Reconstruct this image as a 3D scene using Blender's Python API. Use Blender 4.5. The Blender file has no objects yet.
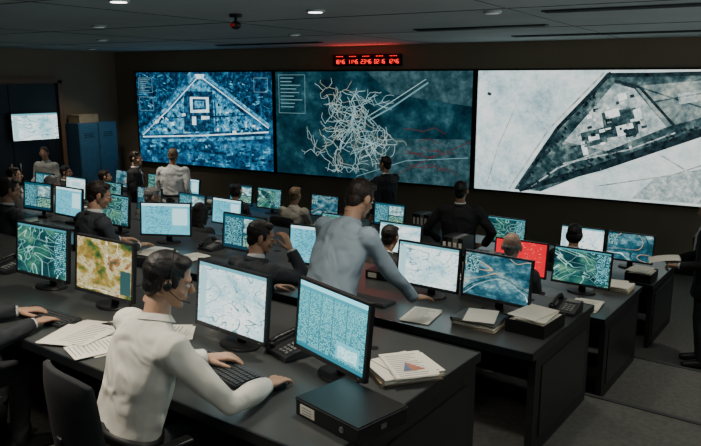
import bpy, math, random
from mathutils import Vector, Matrix
random.seed(7)
sc_ = bpy.context.scene
rad = math.radians

# ------------------------------------------------------------------ materials
class G:
    def __init__(s, nt): s.nt = nt
    def n(s, t, **k):
        nd = s.nt.nodes.new(t)
        for a, b in k.items(): setattr(nd, a, b)
        return nd
    def set(s, sock, v):
        if hasattr(v, 'is_linked') or hasattr(v, 'links'): s.nt.links.new(v, sock)
        else: sock.default_value = v
    def math(s, op, a, b=0.0, clamp=False):
        nd = s.n('ShaderNodeMath', operation=op, use_clamp=clamp)
        s.set(nd.inputs[0], a); s.set(nd.inputs[1], b)
        return nd.outputs[0]
    def mix(s, f, a, b):
        nd = s.n('ShaderNodeMix', data_type='RGBA')
        s.set(nd.inputs[0], f)
        for i, v in ((6, a), (7, b)):
            if isinstance(v, tuple): nd.inputs[i].default_value = (v[0], v[1], v[2], 1)
            else: s.nt.links.new(v, nd.inputs[i])
        return nd.outputs[2]
    def ramp(s, f, stops, interp='LINEAR'):
        nd = s.n('ShaderNodeValToRGB')
        cr = nd.color_ramp; cr.interpolation = interp
        while len(cr.elements) < len(stops): cr.elements.new(0.5)
        for e, (p, c) in zip(cr.elements, stops):
            e.position = p; e.color = (c[0], c[1], c[2], 1)
        s.nt.links.new(f, nd.inputs[0])
        return nd.outputs[0]
    def noise(s, vec, scale, detail=4, rough=.5, dist=0):
        nd = s.n('ShaderNodeTexNoise')
        s.nt.links.new(vec, nd.inputs['Vector'])
        nd.inputs['Scale'].default_value = scale
        nd.inputs['Detail'].default_value = detail
        nd.inputs['Roughness'].default_value = rough
        nd.inputs['Distortion'].default_value = dist
        return nd.outputs[0]
    def voro(s, vec, scale):
        nd = s.n('ShaderNodeTexVoronoi', feature='DISTANCE_TO_EDGE')
        s.nt.links.new(vec, nd.inputs['Vector'])
        nd.inputs['Scale'].default_value = scale
        return nd.outputs[0]
    def cells(s, vec, scale):
        nd = s.n('ShaderNodeTexVoronoi', distance='CHEBYCHEV')
        s.nt.links.new(vec, nd.inputs['Vector'])
        nd.inputs['Scale'].default_value = scale
        bw = s.n('ShaderNodeSeparateColor'); s.nt.links.new(nd.outputs['Color'], bw.inputs[0])
        return bw.outputs[0]
    def vscale(s, vec, v):
        nd = s.n('ShaderNodeVectorMath', operation='MULTIPLY')
        s.nt.links.new(vec, nd.inputs[0]); nd.inputs[1].default_value = v
        return nd.outputs[0]
    def contour(s, n, lev, w):
        return s.math('LESS_THAN', s.math('ABSOLUTE', s.math('SUBTRACT', n, lev)), w)

def pm(name, col, rough=.6, metal=0., var=.12, nscale=12., bump=0., bscale=60., es=0., bdist=.02, bdet=5, bwarp=0.):
    m = bpy.data.materials.new(name); m.use_nodes = True
    nt = m.node_tree; g = G(nt)
    b = nt.nodes['Principled BSDF']
    tc = g.n('ShaderNodeTexCoord')
    nz = g.noise(tc.outputs['Object'], nscale)
    lo = tuple(c*(1-var) for c in col); hi = tuple(min(1, c*(1+var)) for c in col)
    cr = g.ramp(nz, [(.3, lo), (.7, hi)])
    nt.links.new(cr, b.inputs['Base Color'])
    b.inputs['Roughness'].default_value = rough
    b.inputs['Metallic'].default_value = metal
    if es > 0:
        nt.links.new(cr, b.inputs['Emission Color']); b.inputs['Emission Strength'].default_value = es
    if bump > 0:
        bp = g.n('ShaderNodeBump'); bp.inputs['Strength'].default_value = bump
        bp.inputs['Distance'].default_value = bdist
        n2 = g.noise(tc.outputs['Object'], bscale, bdet, .5, bwarp)
        nt.links.new(n2, bp.inputs['Height']); nt.links.new(bp.outputs[0], b.inputs['Normal'])
    return m

def scr(name, fn, strength=1.0):
    m = bpy.data.materials.new(name); m.use_nodes = True
    nt = m.node_tree; g = G(nt); b = nt.nodes['Principled BSDF']
    tc = g.n('ShaderNodeTexCoord'); oi = g.n('ShaderNodeObjectInfo')
    r = g.math('MULTIPLY', oi.outputs['Random'], 31.0)
    va = g.n('ShaderNodeVectorMath', operation='ADD')
    nt.links.new(tc.outputs['UV'], va.inputs[0]); nt.links.new(r, va.inputs[1])
    sp = g.n('ShaderNodeSeparateXYZ'); nt.links.new(tc.outputs['UV'], sp.inputs[0])
    col = fn(g, tc.outputs['UV'], va.outputs[0], sp.outputs[0], sp.outputs[1])
    b.inputs['Base Color'].default_value = (.01, .01, .012, 1)
    b.inputs['Roughness'].default_value = .3
    nt.links.new(col, b.inputs['Emission Color']); b.inputs['Emission Strength'].default_value = strength
    return m

def band(g, x, a, b):
    return g.math('MULTIPLY', g.math('GREATER_THAN', x, a), g.math('LESS_THAN', x, b))
def win(g, x, y, x0, x1, y0, y1):
    return g.math('MULTIPLY', band(g, x, x0, x1), band(g, y, y0, y1))
def textrows(g, x, y, nx, ny, dens=.45):
    fx = g.math('FLOOR', g.math('MULTIPLY', x, nx)); fy = g.math('FLOOR', g.math('MULTIPLY', y, ny))
    cb = g.n('ShaderNodeCombineXYZ'); g.nt.links.new(fx, cb.inputs[0]); g.nt.links.new(fy, cb.inputs[1])
    wn = g.n('ShaderNodeTexWhiteNoise', noise_dimensions='2D'); g.nt.links.new(cb.outputs[0], wn.inputs['Vector'])
    a = g.math('GREATER_THAN', wn.outputs[0], dens)
    b = g.math('GREATER_THAN', g.math('FRACT', g.math('MULTIPLY', y, ny)), .5)
    return g.math('MULTIPLY', a, b)

def f_dark(g, uv, v, x, y):      # night map with roads and side panel
    n1 = g.noise(v, 2.2, 8, .62); n2 = g.noise(v, 1.3, 2, .5, .5)
    c = g.ramp(n1, [(.36, (.001, .014, .022)), (.48, (.005, .05, .058)), (.56, (.02, .12, .09)), (.66, (.10, .24, .15))])
    for lev in (.38, .46, .54, .62): c = g.mix(g.contour(n2, lev, .0035), c, (.28, .55, .48))
    c = g.mix(g.math('LESS_THAN', g.voro(v, 3.2), .010), c, (.16, .38, .35))
    c = g.mix(win(g, x, y, .76, .98, .08, .92), c, g.mix(textrows(g, x, y, 70, 26, .5), (.008, .08, .10), (.25, .6, .65)))
    return g.mix(g.math('GREATER_THAN', y, .955), c, (.05, .25, .3))
def f_map2(g, uv, v, x, y):      # blue-grey aerial with lines
    n1 = g.noise(v, 3.5, 10, .7); n2 = g.noise(v, 1.0, 1, .5, .6)
    c = g.ramp(n1, [(.38, (.003, .025, .045)), (.5, (.02, .10, .14)), (.58, (.10, .24, .28)), (.68, (.36, .54, .54))])
    c = g.mix(g.contour(n2, .5, .010), c, (.006, .04, .05))
    c = g.mix(g.contour(n2, .45, .003), c, (.6, .8, .76))
    c = g.mix(g.contour(n2, .57, .003), c, (.55, .36, .2))
    return g.mix(win(g, x, y, .02, .22, .55, .95), c, g.mix(textrows(g, x, y, 80, 30, .5), (.01, .07, .09), (.35, .7, .7)))
def f_data(g, uv, v, x, y):      # windows with text
    c = g.mix(y, (.003, .028, .05), (.008, .07, .10))
    c = g.mix(win(g, x, y, .03, .46, .1, .92), c, g.mix(textrows(g, x, y, 60, 34, .45), (.008, .06, .09), (.18, .55, .6)))
    c = g.mix(win(g, x, y, .5, .97, .5, .92), c, g.ramp(g.noise(v, 7, 8, .7), [(.4, (.02, .08, .1)), (.6, (.45, .7, .7))]))
    return g.mix(win(g, x, y, .5, .97, .1, .45), c, g.mix(textrows(g, x, y, 50, 34, .55), (.01, .09, .1), (.45, .7, .4)))
def f_light(g, uv, v, x, y):
    n1 = g.noise(v, 2.4, 10, .68); n2 = g.noise(v, 1.2, 3, .5, .4)
    c = g.ramp(n1, [(.36, (.22, .5, .58)), (.46, (.55, .8, .84)), (.56, (.85, .96, .95)), (.68, (.95, 1., .97))])
    for lev in (.38, .45, .52, .6): c = g.mix(g.contour(n2, lev, .0035), c, (.10, .27, .31))
    c = g.mix(g.math('LESS_THAN', g.voro(v, 5), .008), c, (.26, .48, .52))
    c = g.mix(g.math('MULTIPLY', g.math('GREATER_THAN', g.noise(v, 26, 3), .6), g.math('GREATER_THAN', n1, .48)), c, (.36, .5, .48))
    c = g.mix(win(g, x, y, .02, .12, .08, .9), c, (.35, .62, .68))
    return g.mix(g.math('GREATER_THAN', y, .94), c, (.12, .38, .45))
def f_terrain(g, uv, v, x, y):
    n1 = g.noise(v, 2.6, 10, .68, .4)
    c = g.ramp(n1, [(.34, (.01, .05, .03)), (.43, (.10, .17, .03)), (.5, (.42, .32, .07)), (.56, (.72, .66, .38)), (.62, (.34, .14, .04)), (.7, (.04, .10, .06))])
    c = g.mix(g.contour(n1, .47, .004), c, (.5, .07, .03))
    c = g.mix(g.contour(g.noise(v, 1.3, 2, .5, .6), .5, .005), c, (.95, .95, .75))
    return g.mix(win(g, x, y, .8, .98, .06, .5), c, (.03, .1, .1))
def f_table(g, uv, v, x, y):
    c = g.mix(y, (.012, .14, .19), (.035, .26, .32))
    c = g.mix(g.math('MULTIPLY', textrows(g, x, y, 80, 44, .4), band(g, y, .06, .88)), c, (.16, .52, .54))
    for a in (.16, .34, .52, .72): c = g.mix(g.math('MULTIPLY', band(g, x, a, a+.012), band(g, y, .04, .9)), c, (.012, .14, .19))
    c = g.mix(g.math('GREATER_THAN', y, .93), c, (.2, .7, .82))
    c = g.mix(win(g, x, y, .6, .93, .08, .34), c, (.1, .42, .5))
    return g.mix(win(g, x, y, .63, .9, .11, .28), c, g.mix(textrows(g, x, y, 60, 50, .6), (.42, .78, .82), (.1, .3, .33)))
def f_red(g, uv, v, x, y):
    c = g.mix(g.noise(v, 3), (.62, .003, .015), (.85, .012, .03))
    return g.mix(g.math('MULTIPLY', textrows(g, x, y, 40, 20, .8), band(g, x, .1, .9)), c, (1, .12, .10))
def f_cyan(g, uv, v, x, y):
    c = g.mix(g.noise(v, 3), (.04, .36, .5), (.18, .7, .85))
    c = g.mix(g.math('MULTIPLY', textrows(g, x, y, 40, 24, .6), band(g, x, .08, .6)), c, (.02, .2, .27))
    c = g.mix(win(g, x, y, .64, .95, .3, .85), c, (.5, .88, .95))
    return g.mix(g.math('GREATER_THAN', y, .92), c, (.6, .93, 1.))
def f_bl(g, uv, v, x, y):     # navy overhead image
    w = g.vscale(uv, (1.9, 1, 1))
    n1 = g.noise(w, 7, 12, .75)
    c = g.ramp(n1, [(.38, (.0005, .006, .022)), (.48, (.003, .05, .13)), (.57, (.03, .24, .44)), (.67, (.35, .8, 1.))])
    cc = g.cells(w, 9)
    return g.mix(g.math('MULTIPLY', cc, .55), c, (.002, .03, .09))
def f_bc(g, uv, v, x, y):     # dark slate map
    w = g.vscale(uv, (2, 1, 1))
    n1 = g.noise(w, 4, 12, .7)
    return g.ramp(n1, [(.36, (.001, .008, .015)), (.5, (.004, .028, .042)), (.6, (.014, .065, .085)), (.72, (.06, .15, .17))])
def f_br(g, uv, v, x, y):     # pale desert
    w = g.vscale(uv, (2, 1, 1))
    n1 = g.noise(w, 2.2, 15, .8)
    c = g.ramp(n1, [(.38, (.20, .38, .44)), (.46, (.48, .66, .70)), (.54, (.76, .86, .86)), (.64, (1.0, 1.0, .94))])
    return g.mix(g.math('MULTIPLY', x, .42), c, (.60, .59, .50))
def mkf(stops, s, d=12, r=.72):
    return lambda g, uv, v, x, y: g.ramp(g.noise(g.n('ShaderNodeTexCoord').outputs['Object'], s, d, r), stops)

S = {
 'dark': scr('screen_night_map', f_dark, 1.5), 'map2': scr('screen_aerial', f_map2, 1.4), 'data': scr('screen_data', f_data, 1.7), 'light': scr('screen_light_map', f_light, 1.6),
 'terrain': scr('screen_terrain_map', f_terrain, 1.1), 'table': scr('screen_table', f_table, 2.0),
 'red': scr('screen_red', f_red, 1.4), 'cyan': scr('screen_cyan', f_cyan, 1.4),
 'bl': scr('wall_image_blue', f_bl, 1.2), 'bc': scr('wall_image_map', f_bc, 1.3), 'br': scr('wall_image_desert', f_br, 1.35),
 'w1': scr('image_white', mkf([(.38, (.3, .66, .78)), (.5, (.7, .93, 1)), (.6, (1, 1, 1))], 9), 1.4),
 'w2': scr('image_roof', mkf([(.38, (.5, .62, .62)), (.6, (.95, .98, .92))], 9), 1.4),
 'dk': scr('image_dark_field', mkf([(.38, (.004, .022, .028)), (.5, (.035, .08, .09)), (.6, (.16, .24, .23)), (.7, (.45, .50, .44))], 6), 1.1),
 'md': scr('image_mid_field', mkf([(.38, (.08, .14, .15)), (.5, (.24, .31, .29)), (.62, (.52, .57, .49))], 6), 1.15),
 'bk': scr('image_canal', mkf([(.38, (.0, .004, .007)), (.62, (.02, .05, .06))], 9), 1.0),
 'yd': scr('image_yard', mkf([(.38, (.18, .27, .28)), (.5, (.40, .50, .49)), (.62, (.74, .80, .74))], 9), 1.15),
 'nl': scr('image_network', mkf([(.35, (.22, .42, .45)), (.65, (.5, .72, .72))], 4), 1.1),
 'nw': scr('image_network_warm', mkf([(.35, (.30, .34, .28)), (.65, (.48, .5, .38))], 4), 1.0),
 'nf': scr('image_text', mkf([(.3, (.12, .28, .32)), (.7, (.2, .38, .42))], 4), 1.1),
 'bd': scr('image_blue_dark', mkf([(.4, (.0005, .006, .02)), (.52, (.003, .04, .10)), (.64, (.03, .22, .4))], 9), 1.2),
 'bm': scr('image_blue_mid', mkf([(.38, (.002, .03, .08)), (.47, (.02, .18, .34)), (.57, (.14, .52, .74)), (.67, (.6, .94, 1.))], 10), 1.15),
 'rl': scr('image_red_line', mkf([(.3, (.07, .015, .018)), (.7, (.15, .03, .03))], 8), 1.0),
 'sl': scr('image_slate', mkf([(.37, (.006, .032, .042)), (.5, (.02, .065, .08)), (.64, (.06, .13, .15))], 6), 1.1),
 'led': scr('led_red', mkf([(.3, (.9, .01, .01)), (.7, (1, .02, .015))], 8), 3.0),
}
MW = pm('wall_paint', (.26, .205, .135), .8, bump=.1, bscale=120, var=.06, nscale=2, bdist=.004)
MC = pm('ceiling_plaster', (.46, .52, .51), .8, bump=.1, bscale=90, var=.08, nscale=1.2, bdist=.004)
MF = pm('carpet', (.11, .11, .10), .95, bump=.5, bscale=220, var=.2, nscale=30)
MT = pm('brown_trim', (.20, .12, .07), .5)
MR = pm('riser_dark', (.03, .032, .034), .6)
MD = pm('desk_laminate', (.062, .068, .068), .30, var=.08, nscale=5)
MDP = pm('desk_panel', (.015, .017, .019), .42)
ME = pm('desk_edge', (.010, .012, .014), .3)
MB = pm('black_plastic', (.008, .009, .010), .4)
MB2 = pm('dark_grey_plastic', (.028, .031, .035), .45)
MK = pm('keycap', (.03, .033, .036), .5)
MG = pm('grey_plastic', (.2, .21, .21), .45)
MM = pm('steel', (.4, .4, .42), .35, 1.)
MP = pm('paper', (.82, .79, .68), .8, var=.03)
MTX = pm('printed_text', (.25, .25, .25), .8)
MFO = pm('folder_manila', (.45, .35, .22), .7)
MCH = pm('chart_red', (.42, .16, .10), .7)
MCB = pm('chart_blue', (.12, .18, .30), .7)
MFB = pm('fabric_black', (.015, .017, .02), .9, bump=.3, bscale=200, bdist=.004)
MLK = pm('locker_blue', (.06, .17, .28), .45)
MRD = pm('red_plastic', (.5, .02, .02), .4, es=.15)
MLA = pm('lamp_glass', (1, .97, .9), .5, es=6.)
MLD = pm('added_lamp_glass_dim', (.8, .85, .85), .5, es=.15)
EYE = pm('eye_white', (.7, .7, .68), .3); IRI = pm('iris', (.03, .02, .015), .2)
_mc = {}
def cm(kind, col):
    k = (kind, col)
    if k not in _mc:
        if kind == 'cloth': _mc[k] = pm('cloth_%d' % len(_mc), col, .8, bump=.55, bscale=5.5, var=.03, nscale=5, bdist=.06, bdet=.6, bwarp=1.6)
        elif kind == 'skin': _mc[k] = pm('skin_%d' % len(_mc), col, .5, bump=.08, bscale=80, var=.08, nscale=14, bdist=.005)
        elif kind == 'lip': _mc[k] = pm('lip_%d' % len(_mc), col, .45)
        else: _mc[k] = pm('hair_%d' % len(_mc), col, .5, bump=.5, bscale=160, var=.35, nscale=60, bdist=.006)
    return _mc[k]

# ------------------------------------------------------------------ mesh builder
class M:
    def __init__(s): s.v = []; s.f = []; s.m = []; s.mats = []; s.uv = {}; s.sm = []
    def mi(s, mat):
        if mat not in s.mats: s.mats.append(mat)
        return s.mats.index(mat)
    def add(s, vs, fs, mat, xf=None, smooth=False, flip=False):
        o = len(s.v)
        if xf is not None: vs = [xf @ Vector(v) for v in vs]
        s.v += [tuple(v) for v in vs]; k = s.mi(mat) if mat else 0
        for f in fs:
            f = [i+o for i in f]
            if flip: f.reverse()
            s.f.append(f); s.m.append(k); s.sm.append(smooth)
    def box(s, c, d, mat, rot=None):
        x, y, z = d[0]/2, d[1]/2, d[2]/2
        vs = [Vector((i*x, j*y, k*z)) for i in (-1, 1) for j in (-1, 1) for k in (-1, 1)]
        if rot is not None: vs = [rot @ v for v in vs]
        vs = [v+Vector(c) for v in vs]
        s.add(vs, [(0, 1, 3, 2), (4, 6, 7, 5), (0, 4, 5, 1), (2, 3, 7, 6), (0, 2, 6, 4), (1, 5, 7, 3)], mat)
    def tube(s, pts, rs, mat=None, lat=(1, 0, 0), n=14, smooth=True, closed=True):
        pts = [Vector(p) for p in pts]; vs = []; fs = []
        for i, p in enumerate(pts):
            t = (pts[min(i+1, len(pts)-1)]-pts[max(i-1, 0)]).normalized()
            L = lat[i] if isinstance(lat, list) else lat
            L = Vector(L); sd = L-t*L.dot(t)
            if sd.length < .05:
                L = Vector((0, 1, 0)) if abs(t.y) < .9 else Vector((0, 0, 1)); sd = L-t*L.dot(t)
            sd.normalize(); up = t.cross(sd)
            r = rs[i]; a, b = (r, r) if not isinstance(r, tuple) else r
            for k in range(n):
                th = 2*math.pi*k/n
                vs.append(p+sd*(a*math.cos(th))+up*(b*math.sin(th)))
        for i in range(len(pts)-1):
            for k in range(n):
                k2 = (k+1) % n
                fs.append((i*n+k, i*n+k2, (i+1)*n+k2, (i+1)*n+k))
        if closed:
            fs.append(tuple(reversed(range(n)))); fs.append(tuple((len(pts)-1)*n+k for k in range(n)))
        s.add(vs, fs, mat, smooth=smooth)
    def ell(s, c, r, mat=None, rot=None, n=16, h=10, xf=None):
        vs = [Vector((0, 0, r[2]))]; fs = []
        for i in range(1, h):
            ph = math.pi*i/h
            for k in range(n):
                th = 2*math.pi*k/n
                vs.append(Vector((r[0]*math.sin(ph)*math.cos(th), r[1]*math.sin(ph)*math.sin(th), r[2]*math.cos(ph))))
        vs.append(Vector((0, 0, -r[2])))
        for k in range(n): fs.append((0, 1+k, 1+(k+1) % n))
        for i in range(h-2):
            for k in range(n):
                a = 1+i*n+k; b = 1+i*n+(k+1) % n
                fs.append((a, a+n, b+n, b))
        e = len(vs)-1; o = 1+(h-2)*n
        for k in range(n): fs.append((o+(k+1) % n, o+k, e))
        if rot is not None: vs = [rot @ v for v in vs]
        vs = [v+Vector(c) for v in vs]
        s.add(vs, fs, mat, xf=xf, smooth=True)
    def prism(s, poly, z0, z1, mat, mside=None):
        n = len(poly)
        vs = [(p[0], p[1], z0) for p in poly]+[(p[0], p[1], z1) for p in poly]
        s.add(vs, [tuple(range(n, 2*n))], mat)
        s.add(vs, [tuple(reversed(range(n)))]+[(i, (i+1) % n, n+(i+1) % n, n+i) for i in range(n)], mside or mat)
    def quad(s, vs, mat, uv=((0, 0), (1, 0), (1, 1), (0, 1))):
        s.add(vs, [(0, 1, 2, 3)], mat); s.uv[len(s.f)-1] = uv
    def mesh(s, name):
        me = bpy.data.meshes.new(name); me.from_pydata(s.v, [], s.f)
        for m in s.mats: me.materials.append(m)
        me.polygons.foreach_set('material_index', s.m); me.polygons.foreach_set('use_smooth', s.sm)
        if s.uv:
            l = me.uv_layers.new(name='UVMap')
            for fi, uv in s.uv.items():
                for li, c in zip(me.polygons[fi].loop_indices, uv): l.data[li].uv = c
        me.update(); return me
    def obj(s, name, loc=(0, 0, 0), rz=0, bevel=0):
        return inst(s.mesh(name), name, loc, rz, bevel)
def inst(me, name, loc=(0, 0, 0), rz=0, bevel=0, rot=None):
    ob = bpy.data.objects.new(name, me); sc_.collection.objects.link(ob)
    ob.location = loc; ob.rotation_euler = rot or (0, 0, rz)
    if bevel:
        b = ob.modifiers.new('bevel', 'BEVEL'); b.width = bevel; b.segments = 2; b.limit_method = 'ANGLE'; b.angle_limit = rad(50)
    return ob
TEX = bpy.data.textures.new('folds', 'CLOUDS'); TEX.noise_scale = .17; TEX.noise_depth = 0
TEXH = bpy.data.textures.new('strands', 'CLOUDS'); TEXH.noise_scale = .02; TEXH.noise_depth = 2
def remesh(src, vox, it=3, disp=0, tex=None):
    me = src.mesh('tmp'); ob = bpy.data.objects.new('tmp', me); sc_.collection.objects.link(ob)
    r = ob.modifiers.new('r', 'REMESH'); r.mode = 'VOXEL'; r.voxel_size = vox
    if it:
        q = ob.modifiers.new('s', 'SMOOTH'); q.factor = .5; q.iterations = it
    if disp:
        d = ob.modifiers.new('d', 'DISPLACE'); d.texture = tex or TEX; d.strength = disp; d.mid_level = .5
    dg = bpy.context.evaluated_depsgraph_get(); dg.update()
    ev = ob.evaluated_get(dg); m2 = ev.to_mesh()
    vs = [v.co.copy() for v in m2.vertices]; fs = [tuple(p.vertices) for p in m2.polygons]
    ev.to_mesh_clear(); bpy.data.objects.remove(ob); bpy.data.meshes.remove(me)
    return vs, fs

# ------------------------------------------------------------------ hands / head templates
def make_hand(curl, spread=.06, thumb_in=0.):
    h = M()
    h.tube([(0, -.03, 0), (0, 0, 0), (0, .035, 0), (0, .085, -.001)], [(.025, .02), (.027, .019), (.037, .0165), (.041, .0135)], n=14)
    for x, L, r in ((-.031, .074, .0094), (-.0105, .084, .0097), (.0105, .077, .0094), (.030, .061, .0084)):
        p = Vector((x, .072, 0)); a = 0; sdx = x/.03*spread
        pts = [p.copy()]; rs = [r*1.1]
        seg = (.018, L*.45, L*.32, L*.23)
        for i, sl in enumerate(seg):
            if i: a += curl*(1.0, 1.15, .8)[i-1]
            p = p+Vector((sdx*math.cos(a), math.cos(a), -math.sin(a)))*sl
            pts.append(p.copy()); rs.append(r*(1.1, 1.0, .92, .78)[i])
        h.tube(pts, rs, n=10)
        for q, rr in zip(pts[1:], rs[1:]): h.ell(q, (rr, rr, rr), n=10, h=8)
    p = Vector((-.022, .012, -.006)); d = Vector((-.72+thumb_in, .68, -.22-thumb_in*.4)).normalized()
    pts = [p, p+d*.036]; d2 = Vector((-.38+thumb_in, .9, -.25)).normalized(); pts += [pts[1]+d2*.032]; pts += [pts[2]+d2*.026]
    h.tube(pts, [.016, .0125, .0108, .0085], n=10)
    for q, rr in zip(pts[1:], (.0125, .0108, .0088)): h.ell(q, (rr, rr, rr), n=10, h=8)
    return remesh(h, .0036, 2)
HANDS = {'flat': make_hand(.26, .12), 'relax': make_hand(.5, .03, .1), 'grip': make_hand(.85, .02, .25), 'point': make_hand(.15, .03)}

def make_head():
    h = M()
    h.ell((0, -.015, .03), (.075, .094, .088))
    h.ell((0, .018, -.03), (.062, .068, .082))
    h.ell((0, .03, -.072), (.046, .05, .038)); h.ell((0, .066, -.098), (.022, .018, .018))
    h.tube([(0, .083, .012), (0, .097, -.012), (0, .108, -.032)], [.008, .0105, .0145], n=10)
    h.ell((0, .1, -.033), (.017, .012, .009))
    h.ell((0, .068, .022), (.05, .02, .013))
    for s in (-1, 1):
        h.ell((s*.036, .056, -.032), (.022, .022, .022))
        h.ell((s*.079, -.012, -.008), (.010, .02, .033), rot=Matrix.Rotation(s*rad(-18), 3, 'Z'))
    h.tube([(0, -.02, -.05), (0, -.03, -.12)], [.055, .055], n=14)
    h.ell((0, .082, -.062), (.022, .012, .013))
    return remesh(h, .0055, 2)
HEAD = make_head()
def make_hair(style):
    h = M()
    if style == 'bald':
        h.ell((0, -.032, -.005), (.079, .082, .045)); h.ell((0, -.075, -.03), (.05, .03, .045))
        return remesh(h, .006, 1, .003, TEXH)
    h.ell((0, -.025, .036), (.081, .098, .090))
    h.ell((0, -.060, -.022), (.063, .048, .066))
    if style == 'short':
        h.ell((.012, .024, .090), (.056, .05, .028))
        for s in (-1, 1): h.ell((s*.072, .018, .012), (.010, .014, .028))
    if style == 'long':
        h.tube([(0, -.03, .05), (0, -.06, -.06), (0, -.075, -.17), (0, -.085, -.24)], [(.09, .085), (.088, .06), (.08, .045), (.06, .03)])
        for s in (-1, 1): h.tube([(s*.07, .0, .05), (s*.082, -.005, -.05), (s*.075, -.02, -.15)], [.025, .025, .018])
    if style == 'bob':
        h.ell((0, -.045, -.02), (.09, .07, .085))
    if style == 'bun': h.ell((0, -.125, .03), (.04, .035, .04))
    return remesh(h, .005, 2, .006, TEXH)
HAIR = {k: make_hair(k) for k in ('short', 'bald', 'long', 'bun', 'bob')}

SK1 = (.48, .28, .18); SK2 = (.34, .2, .13); SK3 = (.54, .34, .24)
BR = (.022, .014, .009); BKH = (.008, .007, .007); GRY = (.22, .21, .2); BLD = (.2, .14, .08)

def person(name, pos, yaw, pose='sit', lean=10, tw=0, hy=0, hp=0, lh=None, rh=None, top='suit', tc=(.02, .024, .03),
           lc=(.02, .022, .028), hs='short', hc=BR, sk=SK1, vox=.017, s=1.0, headset=False, chair=True, belly=0., skirt=False, roll=0, bw=1.08, fold=None):
    mw = Matrix.Translation(pos) @ Matrix.Rotation(rad(yaw), 4, 'Z') @ Matrix.Scale(s, 4)
    inv = mw.inverted()
    sit = pose == 'sit'
    P = Vector((0, 0, .565 if sit else .95))
    def sp(h):
        p = P.copy(); st = .01 if h >= 0 else -.01; hh = 0; d = None
        def dr(x):
            a = rad(lean)*min(1.25, .45+1.1*max(x, 0)/.55)
            return Vector((math.sin(rad(roll)), math.sin(a), math.cos(a))).normalized()
        for _ in range(int(abs(h)/.01+.5)): p += dr(hh)*st; hh += st
        return p, dr(h)
    def lat(h):
        a = rad(tw)*max(0, min(1, h/.45)); return Vector((math.cos(a), math.sin(a), -math.sin(rad(roll))*.8))
    suit = top == 'suit'; k = 1.12 if suit else 1.04
    o = M(); MTc = cm('cloth', tc); MLc = cm('cloth', lc); MS = cm('skin', sk)
    MLp = cm('lip', (sk[0]*.8, sk[1]*.55, sk[2]*.55)); MH = cm('hair', hc)
    # upper garment
    t = M()
    secs = [(-.10, .165, .12+belly), (.0, .168, .122+belly), (.12, .158, .116+belly), (.2, .158, .116+belly*.7), (.32, .175, .124), (.42, .18, .12), (.49, .155, .098), (.53, .098, .076), (.55, .07, .064)]
    if suit and not sit: secs = [(-.2, .182, .14), (-.1, .18, .135)]+secs[1:]
    if suit: secs = [(h, a*1.05, b*1.07) for h, a, b in secs]
    secs = [(h, a*(bw if h < .5 else 1), b) for h, a, b in secs]
    t.tube([sp(h)[0] for h, a, b in secs], [(a, b) for h, a, b in secs], lat=[lat(h) for h, a, b in secs], n=22)
    for sd, tg in ((-1, lh), (1, rh)):
        L = lat(.47)
        sh = sp(.465)[0]+L*(sd*.178*bw)
        tg = dict(tg or {})
        m = tg.get('m', 'desk' if sit else 'hang')
        W = Vector(tg['w']) if 'w' in tg else None
        if W is not None: W = inv @ W
        elif 't' in tg: W = Vector(tg['t'])
        elif m == 'desk': W = Vector((sd*.17, .42, .79))
        else: W = Vector((sd*.27, .07, .885))
        L1, L2 = .295, .265
        d = W-sh; D = d.length
        if D > (L1+L2)*.99: W = sh+d.normalized()*(L1+L2)*.99; d = W-sh; D = d.length
        u = d.normalized(); a = (L1*L1-L2*L2+D*D)/(2*D); hh = math.sqrt(max(0, L1*L1-a*a))
        pole = Vector(tg.get('pole', (sd*.45, -.5, -1) if m != 'hang' else (sd*.2, -1, -.1)))
        pole = (pole-u*pole.dot(u)).normalized()
        E = sh+u*a+pole*hh
        r0, r1, r2 = (.066, .055, .043) if suit else (.061, .050, .037)
        fd = (W-E).normalized()
        cuff = W-fd*(.022 if suit else .008)
        t.ell(sh-L*sd*.012, (.07*k, .068*k, .068*k))
        t.tube([sh, sh.lerp(E, .45), E], [r0, r0*.93, r1], n=14); t.ell(E, (r1, r1, r1))
        t.tube([E, E.lerp(cuff, .4), cuff], [r1, r1*.97, r2], n=14)
        if suit: o.tube([cuff-fd*.01, cuff+fd*.014], [.033, .031], cm('cloth', (.7, .72, .72)), n=14)
        else: o.tube([cuff-fd*.045, cuff-fd*.04, cuff+fd*.004, cuff+fd*.006], [r2*.9, r2*1.06, r2*.98, r2*.9], MTc, n=16)
        if m == 'desk': hd = Vector((fd.x, fd.y, -.06)).normalized(); nr = Vector((0, 0, 1))
        elif m == 'hang': hd = fd; nr = Vector((sd, .25, 0))
        else: hd = Vector(tg.get('d', tuple(fd))).normalized(); nr = Vector(tg.get('n', (0, 0, 1)))
        nr = (nr-hd*nr.dot(hd)).normalized(); xx = hd.cross(nr)
        vs, fs = HANDS[tg.get('h', {'desk': 'flat', 'hang': 'relax'}.get(m, 'grip'))]
        o.add([W+xx*(v.x*sd)+hd*v.y+nr*v.z for v in vs], fs, MS, smooth=True, flip=(sd < 0))
    vs, fs = remesh(t, vox, 3, fold or (.02 if suit else .03)); o.add(vs, fs, MTc, smooth=True)
    # lower garment
    t = M()
    if skirt and not sit:
        t.tube([P+Vector((0, 0, .08)), P+Vector((0, 0, -.05)), P+Vector((0, 0, -.42))], [(.15, .11), (.175, .13), (.165, .13)], n=20)
    t.ell(P+Vector((0, 0, -.01)), (.168, .128, .105)); t.ell(P+Vector((0, .0, .07)), (.155, .115, .09))
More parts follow.
